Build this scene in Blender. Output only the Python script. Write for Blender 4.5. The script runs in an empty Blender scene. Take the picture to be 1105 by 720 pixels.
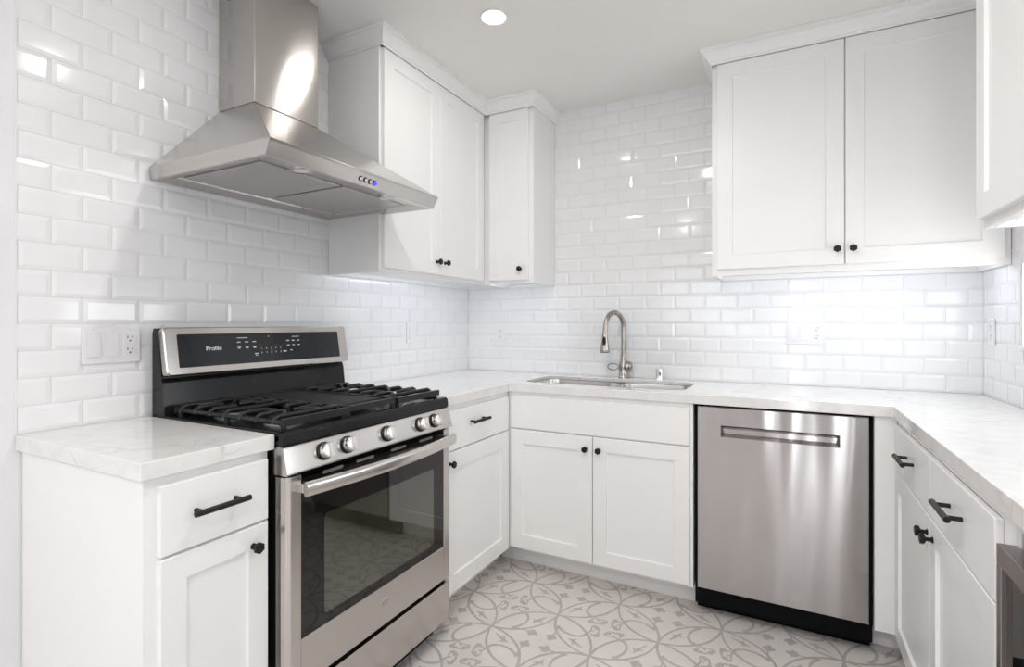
import bpy, bmesh, math, random
from mathutils import Vector, Matrix
random.seed(4)
C = bpy.context.scene
COL = C.collection
PI = math.pi

# ------------------------------------------------------------------ camera, world, exposure, large lights
cd = bpy.data.cameras.new('camera'); cam = bpy.data.objects.new('camera', cd); COL.objects.link(cam)
cam.location = (1.7737, -2.7896, 1.2068)
cam.rotation_euler = (PI/2, 0, math.radians(27.6616))
cd.sensor_width = 36; cd.lens = 564.4203/1105*36
cd.shift_y = -(360-348.8151)/1105
cd.clip_start = .02
C.camera = cam
C.view_settings.view_transform = 'Standard'; C.view_settings.look = 'None'
C.view_settings.gamma = 1; C.view_settings.use_curve_mapping = False
C.view_settings.exposure = 0.80
C.cycles.max_bounces = 14; C.cycles.diffuse_bounces = 8; C.cycles.glossy_bounces = 6
C.cycles.caustics_reflective = False; C.cycles.caustics_refractive = False
C.cycles.sample_clamp_indirect = 6
W = bpy.data.worlds.new('world'); C.world = W; W.use_nodes = True
W.node_tree.nodes['Background'].inputs[0].default_value = (.93, .97, 1, 1)
W.node_tree.nodes['Background'].inputs[1].default_value = 1.6

def area(name, loc, rot, sx, sy, power, col=(1, 1, 1), shape='RECTANGLE', spread=PI):
    l = bpy.data.lights.new(name, 'AREA'); l.shape = shape; l.size = sx
    if shape == 'RECTANGLE': l.size_y = sy
    l.energy = power; l.color = col; l.spread = spread
    o = bpy.data.objects.new(name, l); COL.objects.link(o); o.location = loc; o.rotation_euler = rot
    return o
REAR = -4.7
XW = 2.4876
ZC = 2.415
# fill lamps added at unseen windows; daylight at the small right counter window
area('added_rear_streak_light', (1.90, REAR+.03, 1.10), (PI/2, 0, 0), .20, 1.85, 6, (.90, .95, 1))
area('added_rear_fill', (.76, REAR+.03, 1.60), (PI/2, 0, 0), 1.1, 1.05, 4, (.90, .95, 1))
area('added_right_fill', (XW-.02, -3.05, 1.50), (0, PI/2, 0), 1.25, 1.05, 2.8, (.90, .95, 1))
area('daylight_side_window', (XW+.05, -.74, 1.27), (0, PI/2, 0), .26, .66, 1.8, (.95, .98, 1))

# ------------------------------------------------------------------ materials
def mat(name, col, rough=.4, metal=0., spec=.5, coat=0., aniso=0., emit=None, estr=0., ior=None):
    m = bpy.data.materials.new(name); m.use_nodes = True
    b = m.node_tree.nodes['Principled BSDF']
    b.inputs['Base Color'].default_value = (*col, 1)
    b.inputs['Roughness'].default_value = rough
    b.inputs['Metallic'].default_value = metal
    b.inputs['Specular IOR Level'].default_value = spec
    b.inputs['Coat Weight'].default_value = coat
    if ior: b.inputs['IOR'].default_value = ior
    if emit:
        b.inputs['Emission Color'].default_value = (*emit, 1); b.inputs['Emission Strength'].default_value = estr
    return m
def nodes(m): return m.node_tree.nodes, m.node_tree.links, m.node_tree.nodes['Principled BSDF']
def brushed(m, scale, amount=.12, bump=.02, blotch=.06, aniso=0., bs=(5, 5, 5)):
    """fine brushing: noise stretched along the grain drives roughness and a slight bump; big soft mottling of the sheet"""
    n, l, b = nodes(m)
    tc = n.new('ShaderNodeTexCoord'); mp = n.new('ShaderNodeMapping'); mp.inputs['Scale'].default_value = scale
    nz = n.new('ShaderNodeTexNoise'); nz.inputs['Scale'].default_value = 1; nz.inputs['Detail'].default_value = 4
    l.new(tc.outputs['Object'], mp.inputs[0]); l.new(mp.outputs[0], nz.inputs['Vector'])
    r0 = b.inputs['Roughness'].default_value
    mr = n.new('ShaderNodeMapRange'); mr.inputs[3].default_value = r0-amount/2; mr.inputs[4].default_value = r0+amount/2
    l.new(nz.outputs[0], mr.inputs[0]); l.new(mr.outputs[0], b.inputs['Roughness'])
    bp = n.new('ShaderNodeBump'); bp.inputs['Strength'].default_value = bump; bp.inputs['Distance'].default_value = .002
    l.new(nz.outputs[0], bp.inputs['Height'])
    if aniso:
        b.inputs['Anisotropic'].default_value = aniso
        cx_ = n.new('ShaderNodeCombineXYZ'); cx_.inputs[2].default_value = 1; cx_.inputs[0].default_value = .02; l.new(cx_.outputs[0], b.inputs['Tangent'])
    # gentle oil-canning of the sheet
    n2 = n.new('ShaderNodeTexNoise'); n2.inputs['Scale'].default_value = 1; n2.inputs['Detail'].default_value = 1
    m2 = n.new('ShaderNodeMapping'); m2.inputs['Scale'].default_value = bs; l.new(tc.outputs['Object'], m2.inputs[0]); l.new(m2.outputs[0], n2.inputs['Vector'])
    b2 = n.new('ShaderNodeBump'); b2.inputs['Strength'].default_value = blotch; b2.inputs['Distance'].default_value = .05
    l.new(n2.outputs[0], b2.inputs['Height']); l.new(bp.outputs[0], b2.inputs['Normal']); l.new(b2.outputs[0], b.inputs['Normal'])
    return m
def mottled(m, c1, c2, scale, detail=4, lo=.35, hi=.65):
    n, l, b = nodes(m)
    tc = n.new('ShaderNodeTexCoord'); nz = n.new('ShaderNodeTexNoise'); nz.inputs['Scale'].default_value = scale; nz.inputs['Detail'].default_value = detail
    l.new(tc.outputs['Object'], nz.inputs['Vector'])
    cr = n.new('ShaderNodeValToRGB'); e = cr.color_ramp.elements
    e[0].position = lo; e[0].color = (*c1, 1); e[1].position = hi; e[1].color = (*c2, 1)
    l.new(nz.outputs[0], cr.inputs[0]); l.new(cr.outputs[0], b.inputs['Base Color'])
    return m

M = {}
M['paint'] = mottled(mat('wall_paint', (.75, .75, .77), .55), (.74, .74, .76), (.77, .77, .79), 3)
M['taupe'] = mottled(mat('taupe_wall_paint', (.34, .31, .29), .7), (.33, .30, .28), (.35, .32, .30), 2)
M['ceiling'] = mottled(mat('ceiling_paint', (.82, .81, .785), .7), (.81, .80, .775), (.83, .82, .795), 2)
M['tile'] = mottled(mat('glazed_white_tile', (.80, .80, .81), .10, spec=.36), (.795, .795, .805), (.82, .82, .83), 5)
M['grout'] = mottled(mat('grout', (.72, .715, .71), .8), (.70, .695, .69), (.74, .735, .73), 30)
M['white'] = mottled(mat('cabinet_paint', (.85, .845, .835), .33), (.845, .84, .83), (.86, .855, .845), 4)
M['black'] = mat('matte_black_metal', (.008, .008, .009), .42, spec=.3)
M['steel'] = brushed(mat('brushed_steel', (.60, .57, .545), .22, 1), (6, 6, 1500), .05, 0, .02, .35)
M['steel_flat'] = brushed(mat('brushed_steel_front', (.58, .55, .525), .17, 1), (1200, 6, 1500), .04, 0, blotch=.03, aniso=.88, bs=(6, 6, 1.5))
M['steel_dw'] = brushed(mat('brushed_steel_door', (.47, .45, .447), .20, 1), (4, 4, 1500), .04, bump=0, blotch=.19, aniso=.9, bs=(7, 7, .9))
M['steel_bright'] = mat('polished_steel', (.66, .635, .61), .22, 1)
M['nickel'] = brushed(mat('brushed_nickel', (.37, .34, .31), .27, 1), (60, 60, 8), bump=.01, blotch=0)
M['chrome'] = mat('chrome', (.78, .78, .79), .08, 1)
M['sink'] = brushed(mat('sink_steel', (.66, .64, .62), .22, 1), (4, 120, 120), blotch=.02)
M['enamel'] = mottled(mat('black_enamel', (.009, .009, .0095), .22, spec=.28), (.008, .008, .0085), (.011, .011, .0115), 8)
M['iron'] = mottled(mat('cast_iron', (.012, .012, .012), .42, spec=.35), (.009, .009, .0095), (.016, .016, .017), 60)
M['oven_glass'] = mat('black_oven_glass', (.010, .009, .008), .03, spec=.5)
M['oven_window'] = mottled(mat('oven_window_glass', (.035, .034, .022), .035, spec=.9, ior=1.7), (.03, .026, .02), (.05, .05, .03), 4)
M['screen'] = mat('control_glass', (.010, .012, .016), .08)
M['screen_print'] = mat('screen_print', (.75, .77, .8), .5)
M['display'] = mat('display_window', (.004, .004, .005), .05)
M['dark'] = mat('dark_gap', (.004, .004, .005), .6, spec=.1)
M['alu'] = mat('burner_aluminium', (.55, .54, .53), .4, 1)
M['plastic'] = mottled(mat('white_plastic', (.78, .77, .79), .35), (.77, .76, .78), (.79, .78, .80), 9)
M['slot'] = mat('socket_slots', (.02, .02, .02), .6)
M['lamp'] = mat('lamp_lens', (.9, .9, .9), .4, emit=(1, .97, .92), estr=10)
M['led'] = mat('led_diode', (.9, .9, .9), .4, emit=(.80, .89, 1), estr=200)
M['led_tape'] = mat('led_tape', (.8, .8, .8), .5)
M['blue_led'] = mat('blue_button_light', (.05, .05, .6), .3, emit=(.08, .08, 1), estr=.6)
M['filter'] = mottled(mat('grease_filter_mesh', (.55, .53, .51), .42, 1), (.52, .50, .48), (.6, .58, .56), 200)
M['glass'] = mat('window_glass', (1, 1, 1), 0, spec=.5)
nodes(M['glass'])[2].inputs['Transmission Weight'].default_value = 1
M['steel_dark'] = brushed(mat('dark_stainless', (.30, .27, .255), .3, 1), (6, 1500, 1500), .05, 0, .01, .3)
M['vent'] = mat('vent_slot_grey', (.16, .155, .15), .45)
M['griddle'] = mottled(mat('cast_griddle', (.018, .017, .016), .5, spec=.35), (.012, .0115, .011), (.026, .024, .022), 150)
M['label_ink'] = mat('dark_print', (.03, .03, .03), .6)

def quartz():
    m = mat('white_quartz', (.79, .775, .76), .10)
    n, l, b = nodes(m)
    tc = n.new('ShaderNodeTexCoord')
    nw = n.new('ShaderNodeTexNoise'); nw.inputs['Scale'].default_value = 3.2; nw.inputs['Detail'].default_value = 5
    l.new(tc.outputs['Object'], nw.inputs['Vector'])
    ad = n.new('ShaderNodeMixRGB'); ad.blend_type = 'ADD'; ad.inputs[0].default_value = .55
    l.new(tc.outputs['Object'], ad.inputs[1]); l.new(nw.outputs['Color'], ad.inputs[2])
    vo = n.new('ShaderNodeTexVoronoi'); vo.feature = 'DISTANCE_TO_EDGE'; vo.inputs['Scale'].default_value = 4.2
    l.new(ad.outputs[0], vo.inputs['Vector'])
    cr = n.new('ShaderNodeValToRGB'); e = cr.color_ramp.elements
    e[0].position = 0; e[0].color = (1, 1, 1, 1); e[1].position = .035; e[1].color = (0, 0, 0, 1)
    l.new(vo.outputs['Distance'], cr.inputs[0])
    n3 = n.new('ShaderNodeTexNoise'); n3.inputs['Scale'].default_value = 6; n3.inputs['Detail'].default_value = 3
    l.new(tc.outputs['Object'], n3.inputs['Vector'])
    c3 = n.new('ShaderNodeValToRGB'); c3.color_ramp.elements[0].position = .47; c3.color_ramp.elements[1].position = .66
    l.new(n3.outputs[0], c3.inputs[0])
    mu = n.new('ShaderNodeMath'); mu.operation = 'MULTIPLY'; l.new(cr.outputs[0], mu.inputs[0]); l.new(c3.outputs[0], mu.inputs[1])
    m2 = n.new('ShaderNodeMath'); m2.operation = 'MULTIPLY'; m2.inputs[1].default_value = .5; l.new(mu.outputs[0], m2.inputs[0])
    n4 = n.new('ShaderNodeTexNoise'); n4.inputs['Scale'].default_value = 22; n4.inputs['Detail'].default_value = 5
    l.new(tc.outputs['Object'], n4.inputs['Vector'])
    c4 = n.new('ShaderNodeValToRGB'); e = c4.color_ramp.elements
    e[0].position = .35; e[0].color = (.75, .735, .72, 1); e[1].position = .62; e[1].color = (.80, .785, .77, 1)
    l.new(n4.outputs[0], c4.inputs[0])
    mx = n.new('ShaderNodeMixRGB'); l.new(m2.outputs[0], mx.inputs[0]); l.new(c4.outputs[0], mx.inputs[1]); mx.inputs[2].default_value = (.46, .44, .43, 1)
    l.new(mx.outputs[0], b.inputs['Base Color'])
    return m
M['quartz'] = quartz()
M['floor_tile'] = mottled(mat('cement_tile', (.72, .675, .65), .5), (.69, .645, .62), (.745, .705, .68), 9, 6)
M['floor_line'] = mottled(mat('cement_tile_pattern', (.48, .44, .42), .5), (.455, .415, .395), (.515, .475, .455), 14, 5)
M['floor_grout'] = mat('floor_grout', (.70, .65, .62), .8)

# ------------------------------------------------------------------ mesh helpers
class Fr:
    """a wall's own axes: u along the wall, n out of it, z up"""
    def __init__(s, k): s.k = k
    def __call__(s, u, n, z):
        return {'L': (n, u, z), 'B': (u, -n, z), 'R': (XW-n, u, z), 'P': (u, n, z)}[s.k]
L_, B_, R_, P_ = Fr('L'), Fr('B'), Fr('R'), Fr('P')

class MB:
    def __init__(s): s.v = []; s.f = []; s.m = []; s.s = []
    def add(s, vs, fs, mi=0, sm=False):
        k = len(s.v); s.v += [tuple(v) for v in vs]
        for f in fs: s.f.append([i+k for i in f]); s.m.append(mi); s.s.append(sm)
        return s
    def box(s, x0, x1, y0, y1, z0, z1, mi=0, fr=P_):
        vs = [fr(x, y, z) for z in (z0, z1) for y in (y0, y1) for x in (x0, x1)]
        return s.add(vs, [(0, 2, 3, 1), (4, 5, 7, 6), (0, 1, 5, 4), (2, 6, 7, 3), (0, 4, 6, 2), (1, 3, 7, 5)], mi)
    def loft(s, rings, mi=0, sm=False, cap=True, close=False):
        n = len(rings[0]); vs = [p for r in rings for p in r]; fs = []
        K = len(rings)
        for i in range(K if close else K-1):
            a, b = i*n, ((i+1) % K)*n
            for j in range(n): fs.append((a+j, a+(j+1) % n, b+(j+1) % n, b+j))
        s.add(vs, fs, mi, sm)
        if cap and not close:
            s.add(rings[0], [list(range(n))[::-1]], mi); s.add(rings[-1], [list(range(n))], mi)
        return s
    def tube(s, path, r, n=12, mi=0, close=False, sx=1., up=None):
        P = [Vector(p) for p in path]; K = len(P); rings = []
        rr = r if isinstance(r, (list, tuple)) else [r]*K
        prev = None
        for i, p in enumerate(P):
            if close: t = P[(i+1) % K]-P[i-1]
            else: t = P[min(i+1, K-1)]-P[max(i-1, 0)]
            t.normalize()
            if prev is None:
                a = Vector(up) if up else (Vector((0, 0, 1)) if abs(t.z) < .9 else Vector((1, 0, 0)))
            else: a = prev
            a = (a-t*a.dot(t)).normalized(); prev = a; b = t.cross(a)
            rings.append([p+(a*math.cos(2*PI*j/n)+b*math.sin(2*PI*j/n)*sx)*rr[i] for j in range(n)])
        return s.loft(rings, mi, True, not close, close)
    def cyl(s, p0, p1, r0, r1=None, n=24, mi=0):
        return s.tube([p0, p1], [r0, r0 if r1 is None else r1], n, mi)
    def lathe(s, c, prof, n=32, mi=0, ax='z'):
        rings = []
        for r, h in prof:
            ring = []
            for j in range(n):
                a = 2*PI*j/n; p, q = r*math.cos(a), r*math.sin(a)
                ring.append({'z': (c[0]+p, c[1]+q, c[2]+h), 'x': (c[0]+h, c[1]+p, c[2]+q), 'y': (c[0]+q, c[1]+h, c[2]+p)}[ax])
            rings.append(ring)
        return s.loft(rings, mi, True, True)
    def prism(s, poly, fn, h0, h1, mi=0):
        a = [fn(p, q, h0) for p, q in poly]; b = [fn(p, q, h1) for p, q in poly]
        return s.loft([a, b], mi)
    def build(s, name, mats, parent=None, bevel=0, seg=2, ang=35):
        if not isinstance(mats, (list, tuple)): mats = [mats]
        off = Vector((0, 0, 0)); q = parent
        while q: off += q.location; q = q.parent
        lo = Vector((min(v[i] for v in s.v) for i in range(3))); hi = Vector((max(v[i] for v in s.v) for i in range(3)))
        org = Vector(((lo.x+hi.x)/2, (lo.y+hi.y)/2, lo.z))
        me = bpy.data.meshes.new(name)
        me.from_pydata([tuple(Vector(v)-org) for v in s.v], [], s.f)
        for m in mats: me.materials.append(m)
        me.polygons.foreach_set('material_index', s.m); me.polygons.foreach_set('use_smooth', s.s)
        bm = bmesh.new(); bm.from_mesh(me); bmesh.ops.recalc_face_normals(bm, faces=bm.faces)
        for e in bm.edges:
            if len(e.link_faces) == 2 and e.calc_face_angle(0) > .9: e.smooth = False
        bm.to_mesh(me); bm.free()
        o = bpy.data.objects.new(name, me); COL.objects.link(o)
        o.location = org-off
        if parent: o.parent = parent
        if bevel:
            bv = o.modifiers.new('bevel', 'BEVEL'); bv.width = bevel; bv.segments = seg; bv.limit_method = 'ANGLE'; bv.angle_limit = math.radians(ang)
        return o
def struct(o): o['kind'] = 'structure'; return o
def tag(o, label, cat, group=None):
    o['label'] = label; o['category'] = cat
    if group: o['group'] = group
    return o
def thing(name, loc, label, cat, group=None):
    o = bpy.data.objects.new(name, None); COL.objects.link(o); o.location = loc; o.empty_display_size = .1
    return tag(o, label, cat, group)
def copy_tree(o, parent=None):
    c = o.copy(); COL.objects.link(c)
    if parent: c.parent = parent
    for ch in list(o.children): copy_tree(ch, c)
    return c
def text_mesh(name, body, size, m, parent, loc, xdir, ydir, depth=.0004):
    cu = bpy.data.curves.new(name, 'FONT'); cu.body = body; cu.size = size; cu.extrude = depth; cu.align_x = 'CENTER'; cu.align_y = 'CENTER'
    t = bpy.data.objects.new(name, cu); COL.objects.link(t)
    bpy.context.view_layer.update()
    me = bpy.data.meshes.new_from_object(t.evaluated_get(bpy.context.evaluated_depsgraph_get()))
    bpy.data.objects.remove(t); bpy.data.curves.remove(cu)
    x = Vector(xdir).normalized(); y = Vector(ydir).normalized(); z = x.cross(y)
    mx = Matrix((x, y, z)).transposed().to_4x4()
    me.transform(mx); me.materials.clear(); me.materials.append(m)
    o = bpy.data.objects.new(name, me); COL.objects.link(o)
    off = Vector((0, 0, 0)); q = parent
    while q: off += q.location; q = q.parent
    o.location = Vector(loc)-off
    o.parent = parent
    return o

# ------------------------------------------------------------------ floor with its cement-tile pattern
TX, TY, FX, FY = .2035, .197, .735, -.588
def ribbon(mb, pts, w, z, mi):
    P = [Vector((p[0], p[1], 0)) for p in pts]; K = len(P)
    ws = w if isinstance(w, (list, tuple)) else [w]*K
    L, R = [], []
    for i in range(K):
        t = P[min(i+1, K-1)]-P[max(i-1, 0)]; t.normalize(); n = Vector((-t.y, t.x, 0))
        L.append(P[i]+n*ws[i]/2); R.append(P[i]-n*ws[i]/2)
    for i in range(K-1):
        mb.add([(q.x, q.y, z) for q in (L[i], R[i], R[i+1], L[i+1])], [(0, 1, 2, 3)], mi)
def smooth_pts(pts, n=5):
    out = []; K = len(pts)
    for i in range(K-1):
        p0, p1, p2, p3 = pts[max(i-1, 0)], pts[i], pts[i+1], pts[min(i+2, K-1)]
        for k in range(n):
            t = k/n
            out.append(tuple(.5*((2*b)+(-a+c)*t+(2*a-5*b+4*c-d)*t*t+(-a+3*b-3*c+d)*t**3) for a, b, c, d in zip(p0, p1, p2, p3)))
    out.append(pts[-1]); return out
def widths(n, a, b, c): return [a+(b-a)*min(1, 2*i/(n-1)) if i < n/2 else b+(c-b)*(2*i/(n-1)-1) for i in range(n)]
arc = [(0, 0), (.16, .02), (.29, .055), (.53, .17), (.73, .35), (.88, .57), (.965, .80), (1, 1)]
cap_ = [(.73, .35), (.69, .44), (.58, .51), (.45, .525), (.31, .50), (.14, .39)]
cap_ = [(.74, .36), (.70, .45), (.60, .515), (.49, .535), (.36, .515), (.24, .455), (.14, .37)]
strokes = [(arc, .036, .040, .026), ([(b, a) for a, b in arc], .036, .040, .026), (cap_, .05, .034, .05),
           ([(.47, .665), (.56, .70), (.66, .75), (.82, .84)], .012, .060, .010),
           ([(.55, .72), (.58, .66), (.64, .64)], .03, .03, .01), ([(.60, .735), (.60, .79), (.64, .82)], .025, .025, .008),
           ([(.145, .40), (.18, .52), (.19, .63), (.185, .74)], .045, .022, .022),
           ([(.185, .70), (.10, .76), (.075, .82)], .03, .035, .015), ([(.185, .70), (.25, .76), (.275, .83)], .03, .035, .015),
           ([(.185, .72), (.18, .80), (.165, .905)], .07, .12, .03),
           ([(.735, .35), (.765, .26), (.765, .18), (.745, .07)], .04, .022, .02),
           ([(.765, .20), (.81, .215), (.845, .185)], .02, .03, .012), ([(.79, .345), (.83, .33), (.86, .30)], .02, .03, .012),
           ([(.855, .335), (.90, .34), (.965, .325)], .03, .085, .05), ([(.90, .275), (.955, .24)], .05, .06, .06),
           ([(.81, .12), (.86, .10), (.915, .12)], .04, .085, .04), ([(.90, .185), (.945, .17)], .05, .06, .05), ([(.745, .08), (.79, .055), (.85, .05)], .03, .06, .03)]
strokes = [(smooth_pts(p, 5), a, b, c) for p, a, b, c in strokes]
fm = MB()
fm.box(-.02, XW+.02, REAR-.02, .02, -.05, 0)
for i in range(-4, 10):
    for j in range(-3, 12):
        x0, y0 = FX+i*TX, FY-j*TY     # lattice point; tile spans to (x0+TX, y0-TY)
        if x0 < .30 or x0+TX > 2.3 or y0 > -.2 or y0-TY < -2.75: continue
        if (i+j) % 2 == 0: pA, pB = (i, j), (i+1, j+1)
        else: pA, pB = (i+1, j), (i, j+1)
        # the petal end is A: rosettes in even columns open along one diagonal, in odd columns along the other
        diag = 1 if (i+j) % 2 == 0 else -1            # +1: tile runs (+x,-y)
        petal_plus = lambda q: (q[0] % 2 == 0)        # even column: petals along (+x,+y)/(-x,-y)
        want = (diag == -1)
        if petal_plus(pA) != want: pA, pB = pB, pA
        A = Vector((FX+pA[0]*TX, FY-pA[1]*TY)); Bp = Vector((FX+pB[0]*TX, FY-pB[1]*TY))
        c1, c2 = (pA[0], pB[1]), (pB[0], pA[1])
        # pinwheels stand on even columns, tulips on odd ones
        cC, cD = (c1, c2) if c1[0] % 2 == 0 else (c2, c1)
        U = Vector((FX+cC[0]*TX, FY-cC[1]*TY))-A; V = Vector((FX+cD[0]*TX, FY-cD[1]*TY))-A
        for pts, wa, wb, wc in strokes:
            Q = [A+U*p[0]+V*p[1] for p in pts]
            ribbon(fm, [(q.x, q.y) for q in Q], [w*.2*1.35 for w in widths(len(Q), wa, wb, wc)], .0004+.00002*random.random(), 1)
for i in range(-2, 9):
    x = FX+i*TX; fm.box(x-.0008, x+.0008, -2.9, -.2, 0, .0003, 2)
for j in range(-2, 12):
    y = FY-j*TY; fm.box(.3, 2.3, y-.0008, y+.0008, 0, .0003, 2)
struct(fm.build('floor', [M['floor_tile'], M['floor_line'], M['floor_grout']]))

# ------------------------------------------------------------------ walls with bevelled subway tile
PZ = .0725
def tiles(mb, fr, u0, u1, z0, z1, ev, od, pu):
    """running-bond bevelled tiles clipped to a rectangle; edges cut by the rectangle keep no bevel"""
    g, bw, hz = .0011, .011, PZ
    r = math.floor((z0-.9155)/hz)
    while .9155+r*hz < z1:
        a0, a1 = .9155+r*hz+g, .9155+(r+1)*hz-g
        ph = ev if r % 2 == 0 else od
        k = math.floor((u0-ph)/pu)
        while ph+k*pu < u1:
            b0, b1 = ph+k*pu+g, ph+(k+1)*pu-g
            o = [max(b0, u0), min(b1, u1), max(a0, z0), min(a1, z1)]
            i = [max(b0+bw, u0), min(b1-bw, u1), max(a0+bw, z0), min(a1-bw, z1)]
            if o[1]-o[0] > .004 and o[3]-o[2] > .004:
                i[0] = min(i[0], o[1]); i[1] = max(i[1], o[0]); i[2] = min(i[2], o[3]); i[3] = max(i[3], o[2])
                if i[1] <= i[0]: i[0] = i[1] = (o[0]+o[1])/2
                if i[3] <= i[2]: i[2] = i[3] = (o[2]+o[3])/2
                O = [(o[0], o[2]), (o[1], o[2]), (o[1], o[3]), (o[0], o[3])]; I = [(i[0], i[2]), (i[1], i[2]), (i[1], i[3]), (i[0], i[3])]
                tl = random.uniform(-.0002, .0002)
                vs = [fr(p, -.0032, q) for p, q in O]+[fr(p, -.0019, q) for p, q in O]+[fr(p, tl, q) for p, q in I]
                fs = [(8, 9, 10, 11)]
                for j in range(4):
                    fs += [(j, (j+1) % 4, 4+(j+1) % 4, 4+j), (4+j, 4+(j+1) % 4, 8+(j+1) % 4, 8+j)]
                mb.add(vs, fs, 1)
            k += 1
        r += 1
YL = -2.1824
w = MB()
w.box(YL, .1, -.12, -.003, -.05, ZC+.05, 2, L_)           # grout bed
w.box(REAR-.1, YL, -.12, -.001, -.05, ZC+.05, 0, L_)      # painted wall beyond the tile
w.box(YL-.006, YL, -.004, .0005, .915, ZC, 0, L_)         # edge trim of the tile
w.box(YL, 0, -.004, -.001, 0, .915, 0, L_)
tiles(w, L_, YL, -.0005, .9155, ZC, YL, YL-.0728, .1455)
struct(w.build('wall_left', [M['paint'], M['tile'], M['grout']]))
w = MB()
w.box(-.12, XW+.12, -.12, -.003, -.05, ZC+.05, 2, B_)
tiles(w, B_, .0005, XW-.0005, .9155, ZC, 2.3683-.1475*20, 2.2939-.1475*20, .1475)
struct(w.build('wall_back', [M['paint'], M['tile'], M['grout']]))
# right wall with the window opening over the counter
WY0, WY1, WZ0, WZ1 = -1.08, -.392, 1.128, 1.412
w = MB()
QY0, QY1, QZ0, QZ1 = -3.6, -2.5, .86, 2.14       # unseen large window added for fill, behind the end of the worktop
for (a, b, c, d) in ((QY1, .1, -.05, WZ0), (QY1, .1, WZ1, ZC+.05), (QY1, WY0, WZ0, WZ1), (WY1, .1, WZ0, WZ1), (REAR-.1, QY0, -.05, ZC+.05), (QY0, QY1, -.05, QZ0), (QY0, QY1, QZ1, ZC+.05)):
    w.box(a, b, -.12, -.003, c, d, 2, R_)
for (a, b, c, d) in ((REAR, QY0, 0, ZC), (QY1, -2.36, 0, ZC), (QY0, QY1, 0, QZ0), (QY0, QY1, QZ1, ZC)): w.box(a, b, -.004, 0, c, d, 0, R_)
w.box(-2.36, 0, -.004, -.001, 0, .915, 0, R_)
w.box(-2.36, -.305, -.004, 0, WZ1, ZC, 0, R_)
tiles(w, R_, -2.36, -.0005, .9155, WZ0-.012, .036, .036+.0728, .1455)
tiles(w, R_, WY1+.012, -.0005, WZ0-.012, 1.46, .036, .036+.0728, .1455)
tiles(w, R_, -2.36, WY0-.012, WZ0-.012, WZ1, .036, .036+.0728, .1455)
struct(w.build('wall_right', [M['paint'], M['tile'], M['grout']]))
# rear wall, behind the camera, with two windows added for light
RX0, RX1, RZ0, RZ1 = 1.76, 2.04, .10, 2.10  # narrow window added to streak the dishwasher steel
w = MB()
SX0, SX1, SZ0, SZ1 = .18, 1.34, 1.04, 2.16       # second, wider window added for fill beside the narrow one
for (a, b, c, d) in ((-.12, SX0, -.05, ZC+.05), (SX0, SX1, -.05, SZ0), (SX0, SX1, SZ1, ZC+.05), (SX1, RX0, -.05, ZC+.05), (RX0, RX1, -.05, RZ0), (RX0, RX1, RZ1, ZC+.05), (RX1, XW+.12, -.05, ZC+.05)):
    w.box(a, b, REAR-.12, REAR, c, d)
struct(w.build('wall_rear', M['taupe']))
w = MB(); w.box(-.12, XW+.12, REAR-.12, .12, ZC, ZC+.1)
struct(w.build('ceiling', M['ceiling']))
def window(name, fr, a0, a1, z0, z1, d, mull):
    f = MB(); t = .03
    for (p, q, r, s) in ((a0, a1, z0, z0+t), (a0, a1, z1-t, z1), (a0, a0+t, z0+t, z1-t), (a1-t, a1, z0+t, z1-t)): f.box(p, q, d-.03, d+.02, r, s, 0, fr)
    for k in mull: f.box(k-.014, k+.014, d-.025, d+.015, z0+t, z1-t, 0, fr)
    o = f.build(name, M['plastic'], bevel=.002)
    struct(o)
    g = MB(); g.box(a0+t, a1-t, d-.008, d-.004, z0+t, z1-t, 0, fr)
    g.build('pane', M['glass'], o)
    return o
wn = window('window_1', R_, WY0, WY1, WZ0, WZ1, -.08, [])
window('added_window_4', R_, QY0, QY1, QZ0, QZ1, -.06, [])  # unseen window added as an opening for fill light
s = MB(); s.box(WY0-.012, WY1+.012, -.055, .006, WZ0-.014, WZ0, 0, R_); struct(s.build('trim_1', M['plastic'], bevel=.002))
t = .04
for nm, (p0, p1, q0, q1) in (('added_window_2', (RX0, RX1, RZ0, RZ1)), ('added_window_3', (SX0, SX1, SZ0, SZ1))):  # unseen rear windows, added to light the room
    f = MB()
    for (p, q, r, s_) in ((p0, p1, q0, q0+t), (p0, p1, q1-t, q1), (p0, p0+t, q0+t, q1-t), (p1-t, p1, q0+t, q1-t)): f.box(p, q, REAR-.08, REAR-.03, r, s_)
    o = struct(f.build(nm, M['plastic'], bevel=.002))
    g = MB(); g.box(p0+t, p1-t, REAR-.06, REAR-.056, q0+t, q1-t); g.build('pane', M['glass'], o)

# ------------------------------------------------------------------ cabinet pieces
def shaker(mb, fr, u0, u1, z0, z1, n0, n1, st, rt=None, rec=.008):
    """one shaker door: slab with a recessed centre panel"""
    rt = rt or st; s = .0025
    O = [(u0, z0), (u1, z0), (u1, z1), (u0, z1)]
    I = [(u0+st, z0+rt), (u1-st, z0+rt), (u1-st, z1-rt), (u0+st, z1-rt)]
    J = [(u0+st+s, z0+rt+s), (u1-st-s, z0+rt+s), (u1-st-s, z1-rt-s), (u0+st+s, z1-rt-s)]
    e = .0018
    Oi = [(u0+e, z0+e), (u1-e, z0+e), (u1-e, z1-e), (u0+e, z1-e)]
    vs = [fr(a, n0, b) for a, b in O]+[fr(a, n1-e, b) for a, b in O]+[fr(a, n1, b) for a, b in Oi]+[fr(a, n1, b) for a, b in I]+[fr(a, n1-rec, b) for a, b in J]
    fs = [(0, 1, 2, 3), (16, 17, 18, 19)]
    for k in range(4):
        for q in range(4): fs.append((k*4+q, k*4+(q+1) % 4, (k+1)*4+(q+1) % 4, (k+1)*4+q))
    return mb.add(vs, fs)
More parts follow.
